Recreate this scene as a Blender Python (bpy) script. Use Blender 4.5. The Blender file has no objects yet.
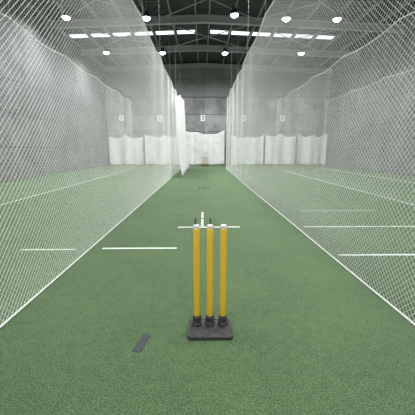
import bpy, bmesh, math, random
import numpy as np
from mathutils import Vector
random.seed(4)
S=bpy.context.scene
COL=S.collection
S.view_settings.view_transform='Standard'
S.view_settings.look='None'

# ---------------- materials ----------------
def newmat(name):
    m=bpy.data.materials.new(name); m.use_nodes=True
    nt=m.node_tree; return m,nt,nt.nodes['Principled BSDF']
def ramp(nt,src,stops):
    r=nt.nodes.new('ShaderNodeValToRGB'); e=r.color_ramp.elements
    e[0].position,e[0].color=stops[0][0],(*stops[0][1],1)
    e[1].position,e[1].color=stops[-1][0],(*stops[-1][1],1)
    for p,c in stops[1:-1]:
        x=e.new(p); x.color=(*c,1)
    nt.links.new(src,r.inputs[0]); return r.outputs[0]
def noise(nt,scale,detail=3,rough=.5):
    tc=nt.nodes.new('ShaderNodeTexCoord'); n=nt.nodes.new('ShaderNodeTexNoise')
    n.inputs['Scale'].default_value=scale; n.inputs['Detail'].default_value=detail; n.inputs['Roughness'].default_value=rough
    nt.links.new(tc.outputs['Object'],n.inputs['Vector']); return n.outputs['Fac']
def mul(nt,a,b,fac=1.0,mode='MULTIPLY'):
    m=nt.nodes.new('ShaderNodeMix'); m.data_type='RGBA'; m.blend_type=mode
    m.inputs[0].default_value=fac; nt.links.new(a,m.inputs[6]); nt.links.new(b,m.inputs[7]); return m.outputs[2]
def bump(nt,b,src,strength,dist):
    n=nt.nodes.new('ShaderNodeBump'); n.inputs['Strength'].default_value=strength; n.inputs['Distance'].default_value=dist
    nt.links.new(src,n.inputs['Height']); nt.links.new(n.outputs[0],b.inputs['Normal'])
def simple(name,col,rough=.6,metal=0,var=.12,scale=20,emit=None,es=0):
    m,nt,b=newmat(name)
    f=noise(nt,scale)
    c=ramp(nt,f,[(.3,tuple(x*(1-var) for x in col)),(.7,tuple(min(1,x*(1+var)) for x in col))])
    nt.links.new(c,b.inputs['Base Color'])
    b.inputs['Roughness'].default_value=rough; b.inputs['Metallic'].default_value=metal
    if emit: b.inputs['Emission Color'].default_value=(*emit,1); b.inputs['Emission Strength'].default_value=es
    return m

def turf():
    m,nt,b=newmat('green_turf')
    f1=noise(nt,115,4,.85); f2=noise(nt,1.1,4,.6); f3=noise(nt,16,4,.7)
    c1=ramp(nt,f1,[(.37,(.016,.042,.015)),(.5,(.068,.128,.055)),(.63,(.175,.265,.135))])
    c2=ramp(nt,f2,[(.32,(.84,.87,.85)),(.68,(1.16,1.10,1.06))])
    c3=ramp(nt,f3,[(.35,(.86,.87,.86)),(.65,(1.10,1.09,1.09))])
    c=mul(nt,mul(nt,c1,c2),c3)
    nt.links.new(c,b.inputs['Base Color']); b.inputs['Roughness'].default_value=.85
    b.inputs['Specular IOR Level'].default_value=.2
    b.inputs['Sheen Weight'].default_value=.08; b.inputs['Sheen Roughness'].default_value=.5
    bump(nt,b,f1,.6,.01); return m
def concrete(name,col,upper=None,split=5.4):
    m,nt,b=newmat(name)
    f1=noise(nt,.9,7,.7); f2=noise(nt,14,4,.6)
    c1=ramp(nt,f1,[(.36,tuple(x*.62 for x in col)),(.64,tuple(x*1.25 for x in col))])
    c2=ramp(nt,f2,[(.3,(.86,.86,.86)),(.7,(1.06,1.06,1.06))])
    c=mul(nt,c1,c2)
    tc=nt.nodes.new('ShaderNodeTexCoord')
    sep=nt.nodes.new('ShaderNodeSeparateXYZ'); nt.links.new(tc.outputs['Object'],sep.inputs[0])
    add=nt.nodes.new('ShaderNodeMath'); add.operation='ADD'
    nt.links.new(sep.outputs[0],add.inputs[0]); nt.links.new(sep.outputs[1],add.inputs[1])
    comb=nt.nodes.new('ShaderNodeCombineXYZ'); nt.links.new(add.outputs[0],comb.inputs[0]); nt.links.new(sep.outputs[2],comb.inputs[1])
    br=nt.nodes.new('ShaderNodeTexBrick'); nt.links.new(comb.outputs[0],br.inputs['Vector'])
    br.inputs['Scale'].default_value=1; br.inputs['Brick Width'].default_value=3.2; br.inputs['Row Height'].default_value=1.35
    br.offset=0
    br.inputs['Mortar Size'].default_value=.024
    br.inputs['Color1'].default_value=(1,1,1,1); br.inputs['Color2'].default_value=(.80,.80,.80,1); br.inputs['Mortar'].default_value=(.36,.36,.36,1)
    c=mul(nt,c,br.outputs['Color'])
    if upper:
        gt=nt.nodes.new('ShaderNodeMath'); gt.operation='GREATER_THAN'; gt.inputs[1].default_value=split
        nt.links.new(sep.outputs[2],gt.inputs[0])
        mx=nt.nodes.new('ShaderNodeMix'); mx.data_type='RGBA'; nt.links.new(gt.outputs[0],mx.inputs[0])
        nt.links.new(c,mx.inputs[6]); 
        cu=ramp(nt,f1,[(.3,tuple(x*.75 for x in upper)),(.7,tuple(x*1.2 for x in upper))])
        cu=mul(nt,cu,br.outputs['Color'],.6)
        nt.links.new(cu,mx.inputs[7]); c=mx.outputs[2]
    nt.links.new(c,b.inputs['Base Color']); b.inputs['Roughness'].default_value=.85
    return m

M_turf=turf()
M_conc=concrete('grey_concrete',(.175,.18,.185))
M_far=concrete('grey_concrete_end',(.31,.32,.33),upper=(.27,.275,.28))
M_roof=simple('dark_roof_sheet',(.05,.053,.056),.7,0,.2,2)
M_steel=simple('grey_steel',(.36,.365,.37),.5,.05)
M_purlin=simple('galvanised_steel',(.26,.265,.27),.5,.1)
M_sky=simple('translucent_sheet',(.9,.95,1),.5,0,.02,5,(.93,.97,1),1.35)
M_lens=simple('lamp_lens',(1,1,1),.3,0,.0,5,(1,1,1),30)
M_black=simple('black_housing',(.03,.03,.03),.5)
M_cord=simple('white_net_cord',(.90,.91,.90),.7,0,.03)
M_rope=simple('white_rope',(.68,.71,.68),.7,0,.1,60)
M_cloth=simple('white_canvas',(.66,.67,.67),.85,0,.10,2.5)
M_drape=simple('white_drape_canvas',(.80,.81,.81),.85,0,.06,3)
M_line=simple('white_line_paint',(.68,.72,.68),.8,0,.15,70)
M_faint=simple('worn_line_paint',(.48,.55,.48),.8,0,.25,70)
M_yel=simple('yellow_plastic',(.92,.57,.03),.35,0,.05,12)
M_rub=simple('black_rubber',(.040,.040,.041),.7,0,.5,45)
M_cap=simple('pale_cap',(.75,.74,.68),.4,0,.05)
M_dark=simple('dark_tape',(.03,.04,.04),.7,0,.3,60)
M_mark=simple('black_mark',(.012,.02,.014),.8,0,.3,60)
M_wood=simple('tan_wood',(.38,.28,.15),.6,0,.15,15)
M_bail=simple('dark_bail',(.07,.07,.06),.5)
M_sign=simple('white_board',(.8,.8,.8),.5,0,.02)
M_ink=simple('black_ink',(.03,.03,.03),.6)
M_fr=simple('grey_frame',(.12,.12,.12),.6)

# ---------------- helpers ----------------
def obj(name,me,mat=None,parent=None,loc=(0,0,0),label=None,cat=None,group=None,kind=None,smooth=False):
    o=bpy.data.objects.new(name,me); COL.objects.link(o); o.location=loc
    if me is not None and mat: me.materials.append(mat)
    if smooth and me is not None:
        for p in me.polygons: p.use_smooth=True
    if parent: o.parent=parent
    if label: o['label']=label
    if cat: o['category']=cat
    if group: o['group']=group
    if kind: o['kind']=kind
    return o
def boxes(lst,bev=0,name='m'):
    bm=bmesh.new()
    for (x0,x1,y0,y1,z0,z1) in lst:
        r=bmesh.ops.create_cube(bm,size=1)
        for v in r['verts']:
            v.co=Vector(((x0+x1)/2+v.co.x*(x1-x0),(y0+y1)/2+v.co.y*(y1-y0),(z0+z1)/2+v.co.z*(z1-z0)))
    if bev: bmesh.ops.bevel(bm,geom=bm.edges[:],offset=bev,segments=3,affect='EDGES',profile=.5)
    me=bpy.data.meshes.new(name); bm.to_mesh(me); bm.free(); return me
def lathe(prof,n=28,name='m',cx=0,cy=0):
    vs=[];fs=[]
    for r,z in prof:
        for i in range(n):
            a=2*math.pi*i/n; vs.append((cx+r*math.cos(a),cy+r*math.sin(a),z))
    for j in range(len(prof)-1):
        for i in range(n):
            fs.append((j*n+i,j*n+(i+1)%n,(j+1)*n+(i+1)%n,(j+1)*n+i))
    fs.append(tuple(reversed(range(n)))); fs.append(tuple((len(prof)-1)*n+i for i in range(n)))
    me=bpy.data.meshes.new(name); me.from_pydata(vs,[],fs); me.update(); return me
def tubes(A,B,r,k=3):
    """prisms from points A to B (N,3) arrays"""
    d=B-A; L=np.linalg.norm(d,axis=1,keepdims=True); d=d/np.maximum(L,1e-9)
    up=np.tile(np.array([[.13,.07,.99]]),(len(A),1)); up=np.where(np.abs((d*up).sum(1,keepdims=True))>.95,np.array([[1.,0,0]]),up)
    u=np.cross(d,up); u/=np.linalg.norm(u,axis=1,keepdims=True); w=np.cross(d,u)
    V=[]
    for P in (A,B):
        for i in range(k):
            a=2*math.pi*i/k; V.append(P+r*(math.cos(a)*u+math.sin(a)*w))
    V=np.stack(V,1)            # N,2k,3
    N=len(A); base=(np.arange(N)*2*k)[:,None]
    F=[]
    for i in range(k):
        j=(i+1)%k; F.append(base+np.array([[i,j,k+j,k+i]]))
    F=np.concatenate(F,0)
    me=bpy.data.meshes.new('strands')
    me.vertices.add(N*2*k); me.vertices.foreach_set('co',V.reshape(-1).astype(np.float32))
    nf=len(F); me.loops.add(nf*4); me.loops.foreach_set('vertex_index',F.reshape(-1).astype(np.int32))
    me.polygons.add(nf); me.polygons.foreach_set('loop_start',np.arange(0,nf*4,4,dtype=np.int32))
    try: me.polygons.foreach_set('loop_total',np.full(nf,4,dtype=np.int32))
    except Exception: pass
    me.update(calc_edges=True); return me
def path(pts,r,k=8):
    p=np.array(pts,float); return tubes(p[:-1],p[1:],r,k)

# ---------------- room ----------------
XL,XR,YF,YB=-7.8,10.2,25.5,-3.0
RID=8.0; SL=.04
def roofz(x): return RID-SL*abs(x)
obj('floor',boxes([(XL,XR,YB,YF,-.1,0)]),M_turf,kind='structure')
obj('wall_west',boxes([(XL-.2,XL,YB,YF,-.1,roofz(XL))]),M_conc,kind='structure')
obj('wall_east',boxes([(XR,XR+.2,YB,YF,-.1,roofz(XR))]),M_conc,kind='structure')
def prism(xs,zs_top,zs_bot,y0,y1):
    n=len(xs); vs=[]
    for y in (y0,y1):
        for i in range(n): vs.append((xs[i],y,zs_bot[i]))
        for i in range(n): vs.append((xs[i],y,zs_top[i]))
    fs=[]
    for i in range(n-1):
        fs+= [(i,i+1,n+i+1,n+i),(2*n+i+1,2*n+i,3*n+i,3*n+i+1),(i,2*n+i,2*n+i+1,i+1),(n+i,n+i+1,3*n+i+1,3*n+i)]
    fs+=[(0,n,3*n,2*n),(n-1,3*n-1,4*n-1,2*n-1)]
    me=bpy.data.meshes.new('m'); me.from_pydata(vs,[],fs); me.update(); return me
xs=[XL-.2,0,XR+.2]
obj('wall_north',prism(xs,[roofz(x) for x in xs],[-.1]*3,YF,YF+.2),M_far,kind='structure')
# ribbed roof sheeting
vs=[];fs=[];ys=[];zoff=[]
y=YB
while y<YF+.2:
    for dy,dz in ((0,0),(.20,0),(.225,.035),(.275,.035),(.30,0)):
        ys.append(min(y+dy,YF+.2)); zoff.append(dz)
    y+=.30
for a,dz in zip(ys,zoff):
    for x in xs: vs.append((x,a,roofz(x)+dz))
n3=len(ys)
for a,dz in zip(ys,zoff):
    for x in xs: vs.append((x,a,roofz(x)+.1))
for i in range(n3-1):
    for j in range(2):
        a=i*3+j; fs.append((a,a+3,a+4,a+1)); b_=a+n3*3; fs.append((b_,b_+1,b_+4,b_+3))
me=bpy.data.meshes.new('roof'); me.from_pydata(vs,[],fs); me.update()
obj('ceiling',me,M_roof,kind='structure')
obj('trim_1',boxes([(XL,XR,YF-.05,YF,5.38,5.44)]),M_fr,kind='structure')

# rafters (I-beams following the roof pitch)
for y in (7.4,12.0,16.6,20.95,25.1):
    bm=bmesh.new()
    X=[XL,0,XR]
    me0=prism(X,[roofz(x)-.17 for x in X],[roofz(x)-.19 for x in X],y-.1,y+.1)
    me1=prism(X,[roofz(x)-.19 for x in X],[roofz(x)-.48 for x in X],y-.008,y+.008)
    me2=prism(X,[roofz(x)-.48 for x in X],[roofz(x)-.50 for x in X],y-.1,y+.1)
    for q in (me0,me1,me2): bm.from_mesh(q)
    me=bpy.data.meshes.new('rafter'); bm.to_mesh(me); bm.free()
    obj('steel_rafter',me,M_steel,label='grey steel I-beam spanning under the dark roof',cat='roof beam',group='roof beams')
# purlins
PX=sorted([-.34-1.23*k for k in range(7)]+[.34+1.23*k for k in range(9)])
PX=[p for p in PX if XL+.05<p<XR-.1]
for px in PX:
    z=roofz(px)
    obj('roof_purlin',boxes([(px-.035,px+.035,YB,YF,z-.17,z-.155),(px-.035,px-.02,YB,YF,z-.155,z),(px-.035,px+.035,YB,YF,z-.012,z)]),M_purlin,
        label='long galvanised steel purlin under the dark roof sheeting',cat='roof purlin',group='roof purlins')
# skylight sheets between purlins
for ys_,w in ((19.1,.46),):
    for a,b in zip(PX[:-1],PX[1:]):
        c=(a+b)/2
        if c>7.2 or abs(c)<.2: continue
        x0,x1=a+.10,b-.10
        me=prism([x0,x1],[roofz(x0)-.004,roofz(x1)-.004],[roofz(x0)-.03,roofz(x1)-.03],ys_-w/2,ys_+w/2)
        obj('skylight_panel',me,M_sky,label='bright translucent skylight sheet between roof purlins',cat='skylight',group='row of skylights')
# bracing rods
def rod(p,q,r,name,mat,label,cat,group):
    obj(name,path([p,q],r,8),mat,label=label,cat=cat,group=group)
for y0,y1 in ((7.6,11.8),(12.2,16.4),(16.8,20.7)):
  for x0,x1 in ((-7,-2.2),(-2.2,2.6),(2.6,7.4)):
    for s in (0,1):
        a,b=(x0,x1) if s==0 else (x1,x0)
        rod((a,y0,roofz(a)-.30-.05*s),(b,y1,roofz(b)-.30-.05*s),.022,'bracing_rod',M_steel,'thin steel cross-bracing rod between roof beams','bracing rod','roof bracing rods')

# ---------------- high-bay lamps ----------------
hm=lathe([(.05,.30),(.08,.29),(.10,.20),(.12,.19),(.13,.10),(.18,.06),(.20,0),(.175,0)],28)
hm.materials.append(M_black)
lm=lathe([(.0,-.10),(.07,-.092),(.13,-.06),(.165,-.02),(.175,.0),(.175,.012)],28); lm.materials.append(M_lens)
for x,y,z in ((-6.2,15.2,7.15),(-2.56,15.2,7.15),(1.46,15.2,7.3),(3.84,15.2,7.15),(6.2,15.2,7.15),(-6.0,20.4,7.2),(-2.5,20.4,7.2),(1.4,20.4,7.2),(6.2,20.4,7.2)):
    o=obj('high_bay_lamp',hm,None,loc=(x,y,z),label='round black industrial pendant lamp lit bright white',cat='ceiling lamp',group='ceiling lamps')
    obj('lamp_lens',lm,None,parent=o)
    obj('suspension_rod',path([(0,0,.28),(0,0,roofz(x)-z)],.012,8),M_steel,parent=o)
def area(x,y,z,p,s=.5):
    l=bpy.data.lights.new('lamp_light','AREA'); l.shape='DISK'; l.size=s; l.energy=p; l.color=(1,1,.985)
    l.spread=math.radians(170)
    o=bpy.data.objects.new('lamp_light',l); COL.objects.link(o); o.location=(x,y,z)
for y,p in ((-2.2,165),(3.6,155),(9.8,185),(15.2,210),(20.9,210)):
    for x in (-6.1,-2.5,1.4,6.2):
        area(x,y,7.02,p*1.13,.6)

# ---------------- nets ----------------
def net_mesh(y0,y1,H,seed,cell=.052,rad=.00125,amp=.009):
    L=y1-y0; nu=int(L/cell); nv=int(H/cell)
    ph=np.random.default_rng(seed).uniform(0,6.28,8)
    def P(i,j):   # half-integer lattice
        u=i/ (2*nu)*L; t=j/(2*nv)
        top=H-.03 - .11*np.sin(math.pi*((u/3.0)%1))
        z=.012+t*(top-.012)
        k=.15+np.sin(math.pi*np.clip(t,0,1))
        x=amp*k*(np.sin(u*.8+ph[0])*1.3+np.sin(u*2.1+ph[1]+t*2)*.5+.5*np.sin(t*4+ph[2]+u*.6))
        far=np.clip((u-9)/8,0,1)
        x=x+far*.022*(.25+t)*np.sin(u*3.3+ph[3]+.7*np.sin(t*3))
        yy=y0+u+.015*np.sin(t*7+u*1.3+ph[4])
        return np.stack([x,yy,z],-1)
    I,J=np.meshgrid(np.arange(0,2*nu+1),np.arange(0,2*nv+1),indexing='ij')
    m=((I+J)%2==0); I=I[m];J=J[m]
    A=[];B=[]
    k=(I<2*nu)&(J<2*nv); A.append(P(I[k],J[k]));B.append(P(I[k]+1,J[k]+1))
    k=(I<2*nu)&(J>0); A.append(P(I[k],J[k]));B.append(P(I[k]+1,J[k]-1))
    me=tubes(np.concatenate(A),np.concatenate(B),rad,3)
    me.materials.append(M_cord)
    ii=np.arange(0,2*nu+1,2)
    bot=P(ii,ii*0); top=P(ii,ii*0+2*nv)
    bot[:,2]=.009
    e1=P(np.zeros(2*nv+1)+2*nu,np.arange(2*nv+1))
    return me,bot,top,e1
def build_net(X,y0,y1,H,seed,label,cell=.052,rad=.0012,tr=.016):
    me,bot,top,e1=net_mesh(y0,y1,H,seed,cell,rad)
    o=obj('cricket_net',me,None,loc=(X,0,0),label=label,cat='sports net',group='lane divider nets')
    obj('bottom_rope',path(bot,.009,8),M_rope,parent=o)
    obj('top_rope',path(top,tr,6),M_rope,parent=o)
    obj('edge_rope',path(e1,.012,6),M_rope,parent=o)
    n=int((y1-y0)/3)
    wm=path([(0,0,H-.03),(0,0,roofz(X)-.005)],.003,5); wm.materials.append(M_steel)
    for i in range(n+1):
        q=obj('hanging_wire',wm,None,parent=o,loc=(0,min(y0+i*3.0,y1),0))
    return o
L1='white knotted mesh net dividing the practice lanes, hung from wires'
build_net(-1.435,-1.0,20.6,4.36,1,'white mesh net beside the batting lane with bunched white drape',.053,.0014,.018)
build_net(1.515,-1.0,20.0,4.47,2,'white mesh net beside the batting lane, standing open',.053,.0014,.018)
build_net(-4.6,-1.0,20.3,4.36,3,L1,.085,.0009,.012)
build_net(4.8,-1.0,20.3,4.4,4,L1,.085,.0009,.012)
build_net(8.0,-1.0,20.3,4.4,5,L1,.10,.0009,.012)

# ---------------- curtains ----------------
def drape(name,x0,x1,y,H,axis,seed,label,cat,group,amp=.06,freq=9,sagn=4,bottom=.01,sag=.14,mat=None,rip=1.0,flare=0.0,endfall=0.0):
    r=np.random.default_rng(seed); ph=r.uniform(0,6.28,4)
    n=int(abs(x1-x0)*28)+2; mz=22
    vs=[];fs=[]
    for i in range(n):
        u=x0+(x1-x0)*i/(n-1); f=i/(n-1)
        d=amp*(math.sin(u*freq+ph[0])*.6+.4*math.sin(u*freq*1.7+ph[1]+math.sin(u*1.3))+.5*math.sin(u*2.3+ph[2]))
        top=H-sag*abs(math.sin(math.pi*f*sagn))-rip*(.06*math.sin(u*2.4+ph[1])+.03*math.sin(u*6+ph[2]))
        g=min(f,1)/.6
        if g<1: top-=endfall*(1-g)**1.3
        bt=bottom+.02*(1+math.sin(u*4+ph[3]))
        for j in range(mz):
            t=j/(mz-1); z=bt+(top-bt)*t
            dd=d*(1.2-.7*t)+.02*math.sin(t*5+u*2+ph[0])+flare*(1-t)**1.6
            vs.append((u,y+dd,z) if axis=='x' else (y+dd,u,z))
    for i in range(n-1):
        for j in range(mz-1):
            a=i*mz+j; fs.append((a,a+mz,a+mz+1,a+1))
    me=bpy.data.meshes.new(name); me.from_pydata(vs,[],fs); me.update()
    o=obj(name,me,mat or M_cloth,label=label,cat=cat,group=group,smooth=True)
    s=o.modifiers.new('thick','SOLIDIFY'); s.thickness=.006
    return o
G='white curtains along the end wall'
Lc='white canvas curtain hanging against the grey end wall'
for k,(a,b,h,sg) in enumerate(((-7.6,-4.85,2.35,.18),(-4.7,-1.6,2.45,.22),(-1.35,1.75,2.72,.22),(2.3,4.95,2.4,.2),(5.1,7.6,2.45,.16),(7.75,10.1,2.5,.2))):
    drape('curtain',a,b,25.1,h,'x',10+k,Lc if k!=2 else 'tall white canvas curtain with sagging top edge at lane end','curtain',G,sagn=2 if k!=2 else 1,freq=4.3,amp=.15,sag=sg)
drape('net_drape',13.6,20.5,-1.22,4.28,'y',30,'bunched white canvas drape hanging along the net','curtain','white net drapes',amp=.06,freq=2.2,sagn=1,sag=.04,mat=M_drape,rip=.05,flare=.26,endfall=1.0)
# ---------------- number signs ----------------
for n,x in zip('12345',(-6.6,-3.5,0,3.33,6.5)):
    o=obj('lane_number_sign',boxes([(-.19,.19,-.02,.0,-.24,.24)]),M_sign,loc=(x,YF-.002,3.78),label=f'white board with black lane number {n} on the end wall',cat='sign',group='lane number signs')
    obj('sign_frame',boxes([(-.21,-.19,-.03,0,-.26,.26),(.19,.21,-.03,0,-.26,.26),(-.19,.19,-.03,0,.24,.26),(-.19,.19,-.03,0,-.26,-.24)]),M_fr,parent=o)
    c=bpy.data.curves.new('t','FONT'); c.body=n; c.size=.42; c.align_x='CENTER'; c.align_y='CENTER'; c.extrude=.004; c.offset=.004
    t=bpy.data.objects.new('t',c); COL.objects.link(t)
    dg=bpy.context.evaluated_depsgraph_get(); me=bpy.data.meshes.new_from_object(t.evaluated_get(dg))
    bpy.data.objects.remove(t)
    me.materials.clear()
    q=obj('number',me,M_ink,parent=o); q.rotation_euler=(math.pi/2,0,0); q.location=(0,-.026,0)

# ---------------- turf markings ----------------
def line(x0,x1,y0,y1,label,mat=M_line,name='crease_line',cat='floor marking',rot=0,h=.003,group='painted lane lines'):
    cx,cy=(x0+x1)/2,(y0+y1)/2
    n=max(2,int(max(x1-x0,y1-y0)/.03)); alongx=(x1-x0)>(y1-y0)
    vs=[];fs=[]
    for i in range(n+1):
        f=i/n; j1=random.uniform(-.003,.003); j2=random.uniform(-.003,.003)
        if alongx:
            X=x0+(x1-x0)*f-cx; a=(X,y0-cy+j1);b=(X,y1-cy+j2)
        else:
            Y=y0+(y1-y0)*f-cy; a=(x1-cx+j1,Y);b=(x0-cx+j2,Y)
        vs+=[(a[0],a[1],h),(b[0],b[1],h),(a[0],a[1],0),(b[0],b[1],0)]
        if i:
            k=4*i; p=k-4
            fs+=[(p,k,k+1,p+1),(p+2,k+2,k,p),(p+1,k+1,k+3,p+3)]
    fs+=[(0,1,3,2),(4*n,4*n+2,4*n+3,4*n+1)]
    me=bpy.data.meshes.new('line'); me.from_pydata(vs,[],fs); me.update()
    o=obj(name,me,mat,loc=(cx,cy,.0),label=label,cat=cat,group=group); o.rotation_euler=(0,0,rot); return o
LW='white painted crease line across the green turf'
line(-1.29,-.34,3.695,3.74,LW)
line(-.41,.60,4.76,4.81,LW)
line(-.035,.005,4.85,5.35,'short white guide line painted along the turf')
line(-.03,.005,5.45,6.0,'short white guide line painted along the turf')
line(-2.3,-1.62,3.66,3.70,LW,M_faint)
line(1.62,2.8,3.405,3.445,LW)
line(1.66,3.5,4.76,4.80,LW)
line(2.0,3.6,6.07,6.11,LW,M_faint)
line(-3.2,-1.6,12.5,12.57,LW,M_faint)
for x in (-.13,0.03,.17):
    line(x-.022,x+.022,9.72,10.13,'small dark rubbed spot on the green turf',M_mark,'stump_mark','floor mark',group='stump marks',h=.005)
line(-.43,-.375,1.69,1.87,'dark tape patch stuck on the green turf',M_dark,'tape_patch','tape',rot=math.radians(-12),group='tape patches')

# ---------------- wicket ----------------
def wicket(cx,cy,label,stump_mat,H=.705,simple_=False):
    e=bpy.data.objects.new('wicket',None); COL.objects.link(e); e.location=(cx,cy,0)
    e['label']=label; e['category']='cricket stumps'; e['group']='cricket wickets'
    w,d,h,rr,oy=.152,.115,.024,.026,-.045
    pts=[]
    for sx,sy,a0 in ((1,1,0),(-1,1,90),(-1,-1,180),(1,-1,270)):
        for k in range(7):
            a=math.radians(a0+15*k); pts.append((sx*(w-rr)+rr*math.cos(a),sy*(d-rr)+rr*math.sin(a)))
    rings=[(0,0),(0,h-.006),(.002,h-.002),(.006,h),(.014,h),(.016,h-.003)]
    vs=[];fs=[];n=len(pts)
    for s,z in rings:
        for p in pts: vs.append((p[0]-math.copysign(s,p[0]),oy+p[1]-math.copysign(s,p[1]),z))
    for j in range(len(rings)-1):
        for i in range(n): fs.append((j*n+i,j*n+(i+1)%n,(j+1)*n+(i+1)%n,(j+1)*n+i))
    fs.append(tuple((len(rings)-1)*n+i for i in range(n))); fs.append(tuple(reversed(range(n))))
    me=bpy.data.meshes.new('b'); me.from_pydata(vs,[],fs); me.update()
    obj('base',me,M_rub,parent=e,label='heavy black rubber base slab')
    for i,x in enumerate((-.092,0,.092)):
        obj('spring_cup',lathe([(.037,.018),(.037,.034),(.030,.042),(.030,.052),(.028,.055),(.028,.061),(.030,.064),(.030,.080),(.027,.087),(.023,.090)],24,cx=x,cy=0),M_rub,parent=e,label='black rubber spring cup')
        st=obj('stump',lathe([(.020,.085),(.0215,.097),(.0215,H+.01),(.0205,H+.018)],28,cx=x,cy=0),stump_mat,parent=e,smooth=True)
        obj('stump_cap',lathe([(.0205,H+.018),(.0215,H+.02),(.0215,H+.036),(.018,H+.043),(.006,H+.045)],24,cx=x,cy=0),M_cap,parent=st,label='pale rounded cap')
    if not simple_:
        for x in (-.098,.002):
            obj('bail',lathe([(.004,H+.04),(.0045,H+.048),(.004,H+.058),(.006,H+.062),(.006,H+.078),(.004,H+.084),(.0035,H+.09)],14,cx=x,cy=.002),M_bail,parent=e,label='thin dark bail standing upright')
    return e
wicket(.046,1.96,'three yellow plastic stumps in heavy black rubber base',M_yel)
w2=wicket(.15,23.2,'tan wooden practice stumps before the white curtain',M_wood,simple_=True)
w2.scale=(1.6,1,1.0)

# ---------------- world and camera ----------------
w=bpy.data.worlds.new('w'); S.world=w; w.use_nodes=True
w.node_tree.nodes['Background'].inputs[0].default_value=(.9,.95,1,1); w.node_tree.nodes['Background'].inputs[1].default_value=.35
cam=bpy.data.cameras.new('camera'); cam.sensor_width=36; cam.lens=26.2; cam.clip_start=.05
co=bpy.data.objects.new('camera',cam); COL.objects.link(co); co.location=(0,0,1.24)
co.rotation_euler=(math.radians(90-10.8),0,math.radians(-.85))
S.camera=co
